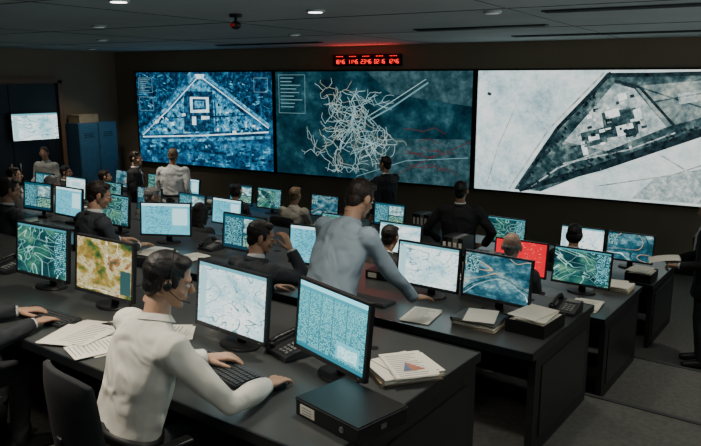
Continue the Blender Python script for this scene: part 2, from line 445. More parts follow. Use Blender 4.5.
    for sd in (-1, 1):
        if sit:
            hp_ = P+Vector((sd*.09, .02, -.02)); kn = Vector((sd*.12, .44, .51)); an = Vector((sd*.12, .38, .10))
        else:
            hp_ = P+Vector((sd*.09, 0, -.04)); kn = Vector((sd*.10, .03, .5)); an = Vector((sd*.105, -.02, .09))
        t.tube([hp_, hp_.lerp(kn, .5), kn], [.09, .08, .064], n=14); t.ell(kn, (.064, .066, .066))
        t.tube([kn, kn.lerp(an, .35), an-Vector((0, 0, .03))], [.064, .062, .05], n=14)
        q = M(); q.tube([(an.x, an.y-.075, .05), (an.x, an.y-.02, .06), (an.x, an.y+.08, .045), (an.x+sd*.01, an.y+.17, .032), (an.x+sd*.012, an.y+.2, .026)], [(.03, .04), (.04, .06), (.042, .045), (.045, .032), (.028, .024)], n=14)
        o.add([(v[0], v[1], max(v[2], .002)) for v in q.v], q.f, MB, smooth=True)
    vs, fs = remesh(t, vox, 3, .014); o.add(vs, fs, MLc, smooth=True)
    if not suit: # belt
        a, b = sp(.05), sp(.085)
        o.tube([a[0], b[0]], [(.178*bw, .128+belly), (.176*bw, .127+belly)], MB, lat=lat(.05), n=24)
    # neck, collar, head
    nb, nd = sp(.545)
    hl = rad(lean*.75+hp*.35)
    hc0 = nb+Vector((math.sin(rad(roll))*.1, math.sin(hl), math.cos(hl))).normalized()*.158+Vector((0, .018, 0))
    R = Matrix.Rotation(rad(hy), 4, 'Z') @ Matrix.Rotation(rad(-hp), 4, 'X') @ Matrix.Rotation(rad(roll*.6), 4, 'Y')
    HX = Matrix.Translation(hc0) @ R
    bas = HX @ Vector((0, -.025, -.07))
    o.tube([sp(.52)[0], nb, nb.lerp(bas, .6), bas], [.062, .058, .054, .054], MS, n=18)
    cc = cm('cloth', (.72, .74, .74)) if suit else MTc
    c1, c2 = sp(.53)[0], sp(.53)[0].lerp(bas, .42 if suit else .30)
    if suit: o.tube([c1, c2], [.072, .063], cc, n=20)
    else:   # folded shirt collar
        o.tube([c1, c2], [.070, .062], cc, n=22); o.tube([c2, c2.lerp(c1, .8)], [.0625, .084], cc, n=22, closed=False)
    if suit:
        o.tube([sp(.515)[0], sp(.56)[0]], [.088, .075], MTc, n=20)
        fw = Vector((-math.sin(rad(tw)), math.cos(rad(tw)), 0))
        p0, d0 = sp(.40); up = d0
        rt = up.cross(fw).normalized()*-1
        f0 = lambda h, x, y: sp(h)[0]+fw*y+rt*x
        o.add([f0(.53, -.045, .088), f0(.53, .045, .088), f0(.26, 0, .148), f0(.42, 0, .154)], [(0, 3, 2), (1, 2, 3), (0, 1, 3)], cc)
        o.add([f0(.515, -.014, .106), f0(.515, .014, .106), f0(.4, .022, .16), f0(.27, 0, .156), f0(.4, -.022, .16)], [(0, 1, 2, 3, 4)], cm('cloth', (.04, .02, .05)))
    o.add(HEAD[0], HEAD[1], MS, xf=HX, smooth=True)
    for sd in (-1, 1):
        o.ell((sd*.029, .0745, .001), (.0125, .0115, .0078), EYE, xf=HX, n=10, h=8)
        o.ell((sd*.029, .0835, .001), (.0052, .0035, .0052), IRI, xf=HX, n=8, h=6)
        o.ell((sd*.03, .086, .02), (.019, .006, .0042), MH, xf=HX, n=8, h=6)
    o.ell((0, .0925, -.061), (.021, .006, .0065), MLp, xf=HX, n=10, h=6)
    hv, hf = HAIR[hs]; o.add(hv, hf, MH, xf=HX, smooth=True)
    if headset:
        pts = []
        for i in range(13):
            a = math.pi*i/12; pts.append(HX @ Vector((.086*math.cos(a), -.012, .012+.118*math.sin(a))))
        o.tube(pts, [(.0025, .005)]*13, MB, lat=tuple((HX.to_3x3() @ Vector((0, 1, 0)))), n=8)
        for sd in (-1, 1): o.ell((sd*.086, -.012, -.005), (.009, .018, .021), MB, xf=HX)
        o.tube([HX @ Vector((.09, 0, -.02)), HX @ Vector((.083, .05, -.05)), HX @ Vector((.05, .1, -.065))], [.0022, .0018, .0035], MB, n=8)
    me = o.mesh(name); ob = bpy.data.objects.new(name, me); sc_.collection.objects.link(ob)
    ob.matrix_world = mw
    if sit and chair: office_chair(pos, yaw)
    return ob

# ------------------------------------------------------------------ props
_cache = {}
def cached(key, fn):
    if key not in _cache: _cache[key] = fn()
    return _cache[key]
def _chair():
    o = M()
    o.box((0, .02, .42), (.48, .47, .06), MFB)
    o.box((0, .02, .385), (.36, .34, .02), MB)
    nx, nz = 10, 6; vs = []; fs = []       # curved upholstered backrest shell
    for side in (0, 1):
        for j in range(nz+1):
            for i in range(nx+1):
                a = i/nx*2-1; b = j/nz*2-1
                ww = .225*(1-.10*abs(b)**3); hh = .26*(1-.12*abs(a)**3)
                th = .028*(1-.5*max(abs(a), abs(b))**4)
                vs.append((a*ww, -.255+.05*a*a-.02*b+(th if side else -th), .75+b*hh))
    N = (nx+1)*(nz+1)
    for j in range(nz):
        for i in range(nx):
            a = j*(nx+1)+i; fs.append((a, a+1, a+nx+2, a+nx+1)); fs.append((N+a, N+a+nx+1, N+a+nx+2, N+a+1))
    rim = [i for i in range(nx+1)]+[j*(nx+1)+nx for j in range(1, nz+1)]+[nz*(nx+1)+i for i in range(nx-1, -1, -1)]+[j*(nx+1) for j in range(nz-1, 0, -1)]
    for p, q in zip(rim, rim[1:]+rim[:1]): fs.append((q, p, N+p, N+q))
    o.add(vs, fs, MFB, smooth=True)
    o.tube([(0, -.16, .38), (0, -.28, .41), (0, -.30, .55), (0, -.28, .72)], [(.03, .012)]*4, MB, n=10)
    for s in (-1, 1):
        o.tube([(s*.24, 0, .42), (s*.285, 0, .45), (s*.285, 0, .64)], [.013]*3, MB, n=10)
        o.box((s*.285, .03, .65), (.06, .25, .03), MB)
    o.tube([(0, 0, .1), (0, 0, .38)], [.028, .022], MM, n=14)
    o.tube([(0, 0, .07), (0, 0, .13)], [.045, .035], MB, n=14)
    for i in range(5):
        a = 2*math.pi*i/5+.3; d = Vector((math.cos(a), math.sin(a), 0))
        o.tube([d*.02+Vector((0, 0, .1)), d*.3+Vector((0, 0, .075))], [(.025, .018), (.018, .012)], MB, n=8)
        p = d*.29; sd = Vector((-d.y, d.x, 0))
        o.tube([p+sd*.022+Vector((0, 0, .031)), p-sd*.022+Vector((0, 0, .031))], [.031, .031], MB, lat=(0, 0, 1), n=12)
        o.tube([p+Vector((0, 0, .03)), p+Vector((0, 0, .08))], [.01, .01], MB, n=8)
    return o.mesh('office_chair')
def office_chair(pos, yaw):
    return inst(cached('chair', _chair), 'office_chair', pos, rad(yaw), .008)

def _monitor(kind, w, h):
    o = M(); zb = .075; R = Matrix.Rotation(rad(-6), 3, 'X'); c = Vector((0, 0, zb+h/2))
    T = lambda x, y, z: tuple(R @ Vector((x, y, z))+c)
    o.box(c, (w, .022, h), MB, R)
    o.box(c+R @ Vector((0, .022, 0)), (w*.78, .03, h*.7), MB, R)
    bz = .014
    for cx, cz, sx, sz in ((0, h/2-bz/2, w, bz), (0, -h/2+bz/2+.004, w, bz+.008), (-w/2+bz/2, 0, bz, h), (w/2-bz/2, 0, bz, h)):
        o.box(T(cx, -.014, cz), (sx, .008, sz), MB2, R)
    q = [T(-w/2+bz, -.0125, -h/2+bz+.008), T(w/2-bz, -.0125, -h/2+bz+.008), T(w/2-bz, -.0125, h/2-bz), T(-w/2+bz, -.0125, h/2-bz)]
    o.quad(q, S[kind])
    o.box(T(w/2-.04, -.0185, -h/2+.01), (.012, .002, .004), MG, R)
    o.tube([(0, .055, .012), (0, .055, .2), (0, .03, .25)], [(.035, .012), (.03, .012), (.03, .012)], MB, n=12)
    o.tube([(0, .04, 0), (0, .04, .012)], [(.13, .095), (.125, .09)], MB, n=28)
    return o.mesh('computer_monitor')
def monitor(r, X, kind, turn=0, dy=0, w=.54, h=.345):
    me = cached(('mon', kind, w, h), lambda: _monitor(kind, w, h))
    inst(me, 'computer_monitor', rp(r, X, dy, .75), TH+rad(turn), .003)

def _keyboard():
    o = M(); o.box((0, 0, .009), (.45, .16, .018), MB2)
    for j in range(5):
        for i in range(20):
            if j == 0 and 4 <= i <= 9:
                if i == 4: o.box((-.21+.0221*6.5, -.058, .021), (.125, .02, .008), MK)
                continue
            o.box((-.21+.0221*i, -.058+.028*j, .021), (.018, .022, .008), MK)
    return o.mesh('keyboard')
def keyboard(loc, rz): inst(cached('kb', _keyboard), 'keyboard', loc, rz, .002)
def _mouse():
    o = M(); q = M(); q.ell((0, 0, .006), (.031, .056, .03))
    o.add([(v[0], v[1], max(0, v[2])) for v in q.v], q.f, MB, smooth=True)
    o.box((0, .03, .034), (.006, .018, .006), MG); return o.mesh('computer_mouse')
def mouse(loc, rz): inst(cached('ms', _mouse), 'computer_mouse', loc, rz)
def _phone():
    o = M()
    q = [(-.1, -.1, 0), (.1, -.1, 0), (.1, .1, 0), (-.1, .1, 0), (-.1, -.1, .025), (.1, -.1, .025), (.1, .1, .07), (-.1, .1, .07)]
    o.add(q, [(3, 2, 1, 0), (4, 5, 6, 7), (0, 1, 5, 4), (1, 2, 6, 5), (2, 3, 7, 6), (3, 0, 4, 7)], MB2)
    R = Matrix.Rotation(math.atan2(.045, .2), 3, 'X')
    for j in range(4):
        for i in range(3): o.box((.01+.027*i, -.07+.024*j, .036+.0055*j), (.02, .016, .008), MG, R)
    o.box((.04, .065, .066), (.1, .045, .008), MG, R)
    o.tube([(-.065, -.09, .06), (-.065, -.05, .075), (-.065, .05, .095), (-.065, .09, .09)], [(.02, .016), (.014, .012), (.014, .012), (.02, .016)], MB, n=12)
    o.ell((-.065, -.085, .05), (.026, .026, .018), MB); o.ell((-.065, .085, .08), (.026, .026, .018), MB)
    pts = [(-.1-.02*math.sin(i*.5), -.09+.012*i, .012+.006*math.sin(i*2.2)) for i in range(14)]
    o.tube(pts, [.004]*14, MB, n=6)
    return o.mesh('desk_phone')
def phone(loc, rz): inst(cached('ph', _phone), 'desk_phone', loc, rz, .004)
def papers(loc, rz, n=5, spread=.05, chart=False, w=.21, h=.297, name='paper_stack'):
    o = M()
    for i in range(n):
        R = Matrix.Rotation(random.uniform(-.3, .3)*spread*8, 3, 'Z')
        c = (random.uniform(-1, 1)*spread, random.uniform(-1, 1)*spread, .0015+.003*i)
        o.box(c, (w, h, .0025), MP, R)
        if i == n-1:
            for j in range(12):
                L = w*random.uniform(.45, .8)
                o.box(Vector((c[0], c[1], c[2]+.0016))+R @ Vector((-(w*.8-L)/2, h*.38-j*.022, 0)), (L, .005, .0006), MTX, R)
            if chart:
                o.add([Vector((c[0], c[1], c[2]+.0026))+R @ Vector(p) for p in ((-.05, -.08, 0), (.06, -.08, 0), (-.01, .02, 0))], [(0, 1, 2)], MCH)
                o.add([Vector((c[0], c[1], c[2]+.003))+R @ Vector(p) for p in ((-.05, -.08, 0), (-.01, -.08, 0), (-.01, .02, 0))], [(0, 1, 2)], MCB)
    o.obj(name, loc, rz)
def folders(loc, rz, n=4, dark=False):
    o = M(); z = 0
    for i in range(n):
        R = Matrix.Rotation(random.uniform(-.14, .14), 3, 'Z'); c = Vector((random.uniform(-.012, .012), random.uniform(-.012, .012), 0))
        m = (MFO, MP, MB2, MFO)[i % 4] if not dark else MB2
        o.box(c+Vector((0, 0, z+.0015)), (.32, .24, .003), m, R)
        o.box(c+Vector((.004, .0, z+.010)), (.3, .222, .014), MP, R)
        o.box(c+Vector((0, 0, z+.0185)), (.32, .24, .003), m, R)
        o.box(c+R @ Vector((-.158, 0, z+.01)), (.004, .24, .02), m, R)
        z += .021
    o.box((.01, .0, z+.002), (.21, .27, .003), MP, Matrix.Rotation(.2, 3, 'Z'))
    o.obj('folder_stack', loc, rz)
def binder(loc, rz, w=.32, d=.27, t=.07, name='ring_binder'):
    o = M()
    o.box((0, 0, .002), (w, d, .004), MB); o.box((0, 0, t-.002), (w, d, .004), MB)
    o.box((0, -d/2+.002, t/2), (w, .004, t), MB)
    o.box((.0, .005, t*.45), (w-.02, d-.03, t*.75), MP)
    o.box((-w*.3, -d/2-.001, t/2), (.08, .003, t*.6), MP)
    o.tube([(w*.3, -d/2-.003, t/2), (w*.3, -d/2+.004, t/2)], [.012, .012], MM, n=14)
    for s in (-.25, .25):
        pts = [(s*w, -d/2+.03+.018*math.cos(a*math.pi/6), t*.5+.024*math.sin(a*math.pi/6)) for a in range(13)]
        o.tube(pts, [.0022]*13, MM, n=6, lat=(1, 0, 0))
    o.obj(name, loc, rz, .002)
def boxfile(loc, rz, w=.4, d=.29, t=.08):      # closed black box file, label and finger ring on the spine
    o = M(); o.box((0, 0, t/2), (w, d, t), MB)
    o.box((0, 0, t-.008), (w+.008, d+.008, .004), MB2)
    o.box((-w*.3, -d/2-.002, t*.45), (.09, .004, t*.55), MP)
    for j in range(3): o.box((-w*.3, -d/2-.005, t*.6-j*.012), (.06, .002, .003), MTX)
    o.tube([(w*.25, -d/2-.004, t*.45), (w*.25, -d/2+.002, t*.45)], [.013, .013], MM, n=14)
    o.box((w/2+.002, 0, t*.5), (.004, .03, .02), MM)
    o.obj('box_file', loc, rz, .003)
def tray(loc, rz):   # document box with papers
    o = M(); w, d, h = .27, .34, .09
    o.box((0, 0, .003), (w, d, .006), MB)
    for s in (-1, 1): o.box((s*w/2, 0, h/2), (.006, d, h), MB); o.box((0, s*d/2, h/2), (w, .006, h), MB)
    o.box((0, 0, h*.5), (w-.03, d-.03, h*.8), MP); o.box((.01, 0, h+.006), (.21, .3, .01), MP, Matrix.Rotation(.1, 3, 'Z'))
    o.box((-.02, 0, h+.016), (.21, .3, .006), MP, Matrix.Rotation(-.12, 3, 'Z'))
    o.obj('document_box', loc, rz, .002)
def mug(loc):
    o = M(); o.tube([(0, 0, 0), (0, 0, .09), (0, 0, .09), (0, 0, .012)], [.037, .04, .035, .033], MP, n=20)
    o.tube([(.037, 0, .07), (.06, 0, .065), (.062, 0, .035), (.037, 0, .022)], [.005]*4, MP, lat=(0, 1, 0), n=8)
    o.obj('coffee_mug', loc, random.uniform(0, 6))

# ------------------------------------------------------------------ layout
TH = math.atan(-.1)
ROWS = {1: (2.48, .8), 2: (4.53, .55), 3: (6.3, .25), 4: (8.45, 0.)}
FAR = {1: .70, 2: .56, 3: .56, 4: .56}
def rp(r, X, dy, dz=0):
    y0, z = ROWS[r]
    return Vector((X-math.sin(TH)*dy, y0-.1*X+math.cos(TH)*dy, z+dz))
XL, XR, YB, YF, ZC = -13.1, 3.2, -2.2, 11.5, 3.53

# shell
o = M(); o.box(((XL+XR)/2, (YB+YF)/2, -.05), (XR-XL+.4, YF-YB+.4, .1), MF)
for r, zt in ((3, .25), (2, .55), (1, .8)):
    y0 = ROWS[r][0]+FAR[r]+.08
    o.prism([(XL, YB), (XR, YB), (XR, y0-.1*XR), (XL, y0-.1*XL)], 0, zt, MF, MR)
    a = Vector((XL, y0-.1*XL, zt)); b = Vector((XR, y0-.1*XR, zt)); m = (a+b)/2
    o.box(m+Vector((0, .0, -.008)), ((b-a).length, .04, .03), MR, Matrix.Rotation(TH, 3, 'Z'))
o.obj('floor')
def wall(n, c, d, m=None):
    q = M(); q.box(c, d, m or MW); return q.obj(n)
wall('wall_far', ((XL+XR)/2, YF+.1, ZC/2), (XR-XL, .2, ZC))
wall('wall_left', (XL-.1, (YB+YF)/2, ZC/2), (.2, YF-YB+.4, ZC))
wall('wall_right', (XR+.1, (YB+YF)/2, ZC/2), (.2, YF-YB+.4, ZC))
wall('wall_near', ((XL+XR)/2, YB-.1, ZC/2), (XR-XL, .2, ZC))
q = M(); q.box(((XL+XR)/2, (YB+YF)/2, ZC+.05), (XR-XL+.4, YF-YB+.4, .1), MC); q.obj('ceiling')
q = M()
for y in (1.2, 3.6, 6.0, 8.4): q.box(((XL+XR)/2, y, ZC-.002), (XR-XL, .008, .005), MB2)
for x in (-11, -8, -5, -2, 1): q.box((x, (YB+YF)/2, ZC-.002), (.008, YF-YB, .005), MB2)
q.obj('trim_1')
q = M(); q.box(((XL+XR)/2, YF-.01, .05), (XR-XL, .02, .1), MDP); q.obj('baseboard_far')
q = M(); q.box((XL+.01, (YB+YF)/2+3.4, .05), (.02, 6.6, .1), MDP); q.obj('baseboard_left')
for x, y, L in ((-1.5, 9.9, 3.4), (-3.0, 8.0, 1.6), (-1.0, 6.4, 1.6), (-7.5, 9.9, 2.2)):
    q = M(); q.box((0, 0, -.008), (L, .14, .016), MDP)
    for j in (-.04, 0, .04): q.box((0, j, -.018), (L-.04, .01, .006), MB)
    q.obj('air_vent', (x, y, ZC))
def downlight_or_fill(x, y, e, size=.3, lit=False, col=(1, .90, .76)):
    q = M(); q.tube([(0, 0, 0), (0, 0, -.02)], [.085, .08], MC, n=24); q.tube([(0, 0, -.018), (0, 0, -.023)], [.062, .06], MLA if lit else MLD, n=24)
    q.obj('ceiling_downlight_or_fill', (x, y, ZC))
    if e:
        l = bpy.data.lights.new('downlight_or_fill_lamp', 'AREA'); l.shape = 'DISK'; l.size = size; l.energy = e; l.color = col; l.spread = rad(110)
        lo = bpy.data.objects.new('downlight_or_fill_lamp', l); sc_.collection.objects.link(lo); lo.location = (x, y, ZC-.05)
for x, y, e, lit in ((-4.3, 3.85, 11, 1), (-3.49, 5.31, 9, 1), (-3.0, 1.6, 27, 0), (-1.6, 3.0, 12, 0), (-.6, 1.6, 5, 0), (-5.5, 1.4, 9, 0), (.5, 4.4, 9, 0), (.8, 7.4, 17, 0),
                (-6.6, 5.6, 12, 0), (-8.9, 7.6, 20, 0), (-11.4, 7.2, 11, 0), (-2.2, 6.2, 9, 0), (-5.6, 8.0, 9, 0), (-11.8, 9.8, 8, 0)):  # the lit pair is real; the other fixtures are added for fill light
    downlight_or_fill(x, y, e, lit=bool(lit))
def added_uplight(x, y, z, rz, e, col):  # made-up uplight out of view, added to brighten the ceiling
    q = M(); q.tube([(0, -.01, -.12), (0, -.05, -.02), (0, -.11, .10), (0, -.12, .12)], [(.08, .02), (.12, .05), (.2, .1), (.21, .105)], MG, n=24)
    q.tube([(0, -.12, .121), (0, -.12, .125)], [(.19, .09)]*2, MLD, n=24); q.box((0, -.004, 0), (.2, .008, .3), MB2)
    q.obj('added_wall_uplight', (x, y, z), rz)
    l = bpy.data.lights.new('added_uplight_lamp', 'AREA'); l.size = .4; l.energy = e; l.color = col; l.spread = rad(120)
    lo = bpy.data.objects.new('added_uplight_lamp', l); sc_.collection.objects.link(lo)
    n = Matrix.Rotation(rz, 3, 'Z') @ Vector((0, -1, 0)); lo.location = Vector((x, y, z+.16))+n*.14
    lo.rotation_euler = (n+Vector((0, 0, .9))).to_track_quat('-Z', 'Y').to_euler()
for y in (2.0, 5.5, 8.8): added_uplight(XR, y, 2.5, rad(-90), 36, (.84, .95, 1.))
added_uplight(-1.0, YB, 2.4, rad(180), 16, (.84, .95, 1.))
# red glow spilling from the clock
l = bpy.data.lights.new('clock_glow', 'AREA'); l.shape = 'RECTANGLE'; l.size = 1.3; l.size_y = .1; l.energy = 4.0; l.color = (1, .05, .03)
lo = bpy.data.objects.new('clock_glow', l); sc_.collection.objects.link(lo); lo.location = (-6.42, YF-.12, 3.33); lo.rotation_euler = Vector((0, -1, .6)).to_track_quat('-Z', 'Y').to_euler()
# ceiling-mounted camera with red lamp
q = M(); q.tube([(0, 0, 0), (0, 0, -.03)], [.06, .06], MB, n=18); q.tube([(0, 0, -.03), (0, 0, -.08)], [.015, .015], MB, n=10)
q.ell((0, 0, -.10), (.05, .05, .04), MB); q.box((0, -.045, -.10), (.04, .03, .025), MRD); q.obj('ceiling_camera', (-4.34, 5.26, ZC))

# video wall
def display(X0, X1, z0, z1, base, shapes, name='wall_display'):
    o = M(); y = YF-.06
    o.box(((X0+X1)/2, YF-.03, (z0+z1)/2), (X1-X0, .06, z1-z0), MB)
    for cx, cz, sx, sz in (((X0+X1)/2, z1-.015, X1-X0, .03), ((X0+X1)/2, z0+.015, X1-X0, .03), (X0+.012, (z0+z1)/2, .024, z1-z0), (X1-.012, (z0+z1)/2, .024, z1-z0)):
        o.box((cx, y-.012, cz), (sx, .024, sz), MB)
    Pq = lambda s, t, l=0: (X0+.024+s*(X1-X0-.048), y-.002-.0025*l, z1-.03-t*(z1-z0-.06))
    o.quad([Pq(0, 1), Pq(1, 1), Pq(1, 0), Pq(0, 0)], S[base])
    asp = (X1-X0)/(z1-z0)
    for sh in shapes:
        if sh[0] == 'p':
            o.add([Pq(a, b, sh[3]) for a, b in sh[2]], [tuple(range(len(sh[2])))], S[sh[1]])
        else:
            pts = sh[2]; w = sh[4]
            for (a, b), (c, d) in zip(pts[:-1], pts[1:]):
                dx, dy = (c-a)*asp, d-b; L = math.hypot(dx, dy)
                if L < 1e-5: continue
                nx, ny = -dy/L*w/2/asp, dx/L*w/2
                cl = lambda v: min(1, max(0, v))
                o.add([Pq(cl(a+nx), cl(b+ny), sh[3]), Pq(cl(c+nx), cl(d+ny), sh[3]), Pq(cl(c-nx), cl(d-ny), sh[3]), Pq(cl(a-nx), cl(b-ny), sh[3])], [(0, 1, 2, 3)], S[sh[1]])
    return o.obj(name)
def rect(m, cx, cy, w, h, a, l):
    ca, sa = math.cos(a), math.sin(a)
    return ('p', m, [(cx+(x*ca-y*sa), cy+(x*sa+y*ca)*2) for x, y in ((-w/2, -h/2), (w/2, -h/2), (w/2, h/2), (-w/2, h/2))], l)
random.seed(5)
Lsh = [('p', 'bd', [(0, 0), (.42, 0), (.06, .62), (0, .66)], 1), ('p', 'bd', [(.55, 0), (1, 0), (1, .48), (.93, .5)], 1),
  ('l', 'bm', [(.47, .03), (.25, .36), (.02, .68)], 3, .03), ('l', 'bm', [(.53, .03), (.98, .54)], 3, .03),
  ('l', 'w1', [(.48, .06), (.26, .39), (.03, .70)], 4, .012), ('l', 'w1', [(.52, .06), (.97, .56)], 4, .012), ('l', 'w1', [(.03, .72), (.5, .67), (.97, .6)], 4, .014),
  ('l', 'bm', [(.02, .77), (.5, .72), (.98, .65)], 3, .03),
  ('p', 'bm', [(.5, .08), (.93, .57), (.5, .64), (.08, .69)], 2), ('l', 'bd', [(.38, .25), (.37, .64)], 3, .018), ('l', 'bd', [(.60, .22), (.61, .62)], 3, .02), ('l', 'bd', [(.2, .5), (.82, .44)], 3, .016),
  ('p', 'bd', [(.385, .2), (.59, .2), (.59, .62), (.375, .64)], 3),
  ('p', 'w1', [(.42, .26), (.56, .26), (.56, .42), (.42, .43)], 4), ('p', 'bd', [(.44, .28), (.54, .28), (.54, .39), (.44, .40)], 5), ('p', 'bm', [(.455, .30), (.525, .30), (.525, .37), (.455, .38)], 6),
  ('p', 'w1', [(.43, .47), (.46, .47), (.46, .56), (.43, .56)], 4), ('p', 'w1', [(.5, .46), (.56, .46), (.56, .49), (.5, .50)], 4),
  ('p', 'w1', [(.465, .02), (.535, .02), (.525, .07), (.475, .07)], 5), ('p', 'bm', [(.45, .1), (.55, .1), (.57, .17), (.43, .17)], 4),
  ('l', 'nf', [(.02, .06), (.13, .06), (.13, .22), (.02, .22), (.02, .06)], 5, .005), ('l', 'nf', [(.02, .27), (.13, .27), (.13, .42), (.02, .42), (.02, .27)], 5, .005),
  ('l', 'nf', [(.88, .06), (.97, .06), (.97, .2), (.88, .2), (.88, .06)], 5, .005), ('l', 'bd', [(.0, .86), (.4, .82), (1, .9)], 3, .03)]
for i in range(110):
    x = random.uniform(.1, .9); y = random.uniform(.2+abs(x-.5)*.9, .63)
    if abs(x-.49) < .12: continue
    Lsh.append(rect(random.choice(('w1', 'bd', 'bd', 'bm')), x, y, random.uniform(.006, .03), random.uniform(.005, .018), random.choice((-.06, .5)), 4))
for i in range(110): Lsh.append(rect(random.choice(('bd', 'bd', 'bm')), random.uniform(.03, .97), random.uniform(.76, .97), random.uniform(.01, .05), random.uniform(.005, .015), random.uniform(-.2, .1), 4))
for i in range(40):
    x = random.choice((random.uniform(.02, .3), random.uniform(.7, .98))); Lsh.append(rect('bm', x, random.uniform(.03, .1+abs(x-.5)*.7), random.uniform(.01, .05), random.uniform(.003, .008), random.uniform(-.5, .5), 2))
for i in range(7): Lsh.append(('l', 'nf', [(.03, .08+i*.02), (.03+random.uniform(.04, .09), .08+i*.02)], 6, .007))
Rsh = [('p', 'dk', [(.50, .02), (.42, .24), (.33, .44), (.28, .6), (.17, .98), (.28, .98), (.5, .76), (.7, .56), (.87, .40), (1, .30), (1, .02)], 1),
  ('p', 'md', [(.60, .12), (.97, .05), (1, .05), (1, .22), (.72, .42)], 2), ('p', 'yd', [(.53, .1), (.60, .14), (.72, .42), (.52, .62), (.36, .56)], 2),
  ('l', 'bk', [(.515, .02), (.33, .46), (.19, .98)], 4, .03), ('l', 'bk', [(.19, .99), (.5, .75), (.78, .5), (1, .31)], 4, .06),
  ('l', 'yd', [(.49, .02), (.30, .46), (.15, .98)], 4, .014), ('l', 'bk', [(.53, .08), (.62, .13), (.75, .42)], 4, .02), ('l', 'bk', [(.52, .04), (1, .02)], 4, .03),
  ('l', 'dk', [(.62, .13), (.9, .32)], 4, .012), ('l', 'dk', [(.66, .24), (.98, .1)], 4, .012), ('l', 'yd', [(.5, .62), (.34, .78), (.24, .95)], 4, .012),
  rect('dk', .56, .40, .12, .10, -.2, 3), rect('w2', .53, .33, .05, .03, -.3, 5), rect('w2', .58, .45, .06, .04, -.3, 5), rect('bk', .60, .47, .04, .03, -.3, 6),
  rect('w2', .62, .34, .025, .05, -.3, 5), rect('dk', .47, .52, .09, .06, -.3, 4), rect('w2', .47, .52, .04, .02, -.3, 5), rect('w2', .56, .2, .03, .025, -.3, 5),
  rect('bk', .52, .42, .015, .07, -.3, 5), rect('w2', .44, .62, .02, .04, -.3, 5), rect('dk', .9, .14, .12, .05, -.1, 4), rect('yd', .78, .2, .06, .04, -.2, 4),
  ('l', 'yd', [(.36, .74), (.60, .60), (.75, .46)], 5, .01), ('l', 'yd', [(.7, .62), (.85, .8), (.98, .98)], 3, .012), ('l', 'md', [(.5, .9), (.75, .78), (1, .55)], 2, .008),
  rect('bk', .05, .19, .016, .012, .4, 3), ('l', 'yd', [(.05, .98), (.1, .6), (.16, .3)], 2, .008), ('p', 'yd', [(.62, .98), (.7, .8), (.88, .7), (.98, .74), (.98, .98)], 1)]
for i in range(60):
    x = random.uniform(.36, .70); y = random.uniform(.16, .6)
    if y < .1+abs(x-.55)*1.6 or y > .9-x*.5: continue
    Rsh.append(rect(random.choice(('w2', 'dk', 'bk', 'md')), x, y, random.uniform(.006, .022), random.uniform(.005, .014), -.3, 6))
for i in range(60):   # trees along the canal
    t = random.random(); x = .2+.8*t; y = .97-.66*t-.04*math.sin(t*3)
    Rsh.append(rect('bk', min(.98, x+random.uniform(-.012, .012)), y+random.uniform(-.03, .02), .014, .010, random.random(), 5))
for i in range(40):
    t = random.random(); Rsh.append(rect('bk', .515-.32*t+random.uniform(-.008, .008), .03+.92*t, .012, .010, random.random(), 5))
random.seed(11)
Csh = [('p', 'sl', [(.40, .62), (1, .58), (1, 1), (.5, 1)], 1), ('p', 'sl', [(.5, .0), (1, 0), (1, .3), (.62, .2)], 1)]
def branch(x, y, a, L, w, dep):
    pts = [(x, y)]
    for i in range(L):
        a += random.uniform(-.35, .35)+(random.choice((-.8, .8)) if random.random() < .16 else 0)
        x += math.cos(a)*.012; y += math.sin(a)*.024
        if not (.14 < x < .72 and .04 < y < .96): break
        pts.append((x, y))
        if dep and random.random() < .30: branch(x, y, a+random.choice((-1, 1))*random.uniform(.8, 1.5), L//2+1, w*.85, dep-1)
    if len(pts) > 1: Csh.append(('l', random.choice(('nl', 'nl', 'nl', 'nw')), pts, 3+dep, w))
for a in (0.3, 1.2, 2.0, 2.9, 3.8, 4.7, 5.5): branch(.42, .48, a, 17, .0055, 2)
for x, y, a in ((.55, .2, 2.4), (.3, .3, .6), (.5, .7, -1), (.35, .7, 1.5), (.25, .55, 1.5), (.6, .5, 1.0), (.45, .15, 1.6), (.36, .85, .2), (.56, .62, 2.2)): branch(x, y, a, 14, .005, 2)
Csh += [('l', 'nl', [(.50, .42), (.62, .28), (.79, .07)], 3, .007), ('l', 'nf', [(.51, .45), (.63, .32), (.80, .1)], 3, .014)]
for i in range(9): Csh.append(('l', 'nf', [(.03, .06+.035*i), (.03+random.uniform(.05, .13), .06+.035*i)], 3, .008))
Csh += [('l', 'nf', [(.02, .03), (.17, .03), (.17, .40), (.02, .40), (.02, .03)], 3, .004)]
for i in range(12):
    x = random.uniform(.66, .86); y = random.uniform(.5, .88); Csh.append(('l', 'rl', [(x, y), (x+.05, y+random.uniform(-.04, .05)), (x+.1, y+.02)], 3, .006))
Csh += [('l', 'rl', [(.6, .99), (.8, .78), (1, .6)], 3, .006), ('l', 'nf', [(.45, .98), (.7, .8), (.99, .74)], 3, .006)]
ZS0, ZS1 = 1.05, 3.10
display(-12.39, -8.53, ZS0, ZS1, 'bl', Lsh); display(-8.50, -4.32, ZS0, ZS1, 'bc', Csh); display(-4.28, -.1, ZS0, ZS1, 'br', Rsh)
random.seed(3)
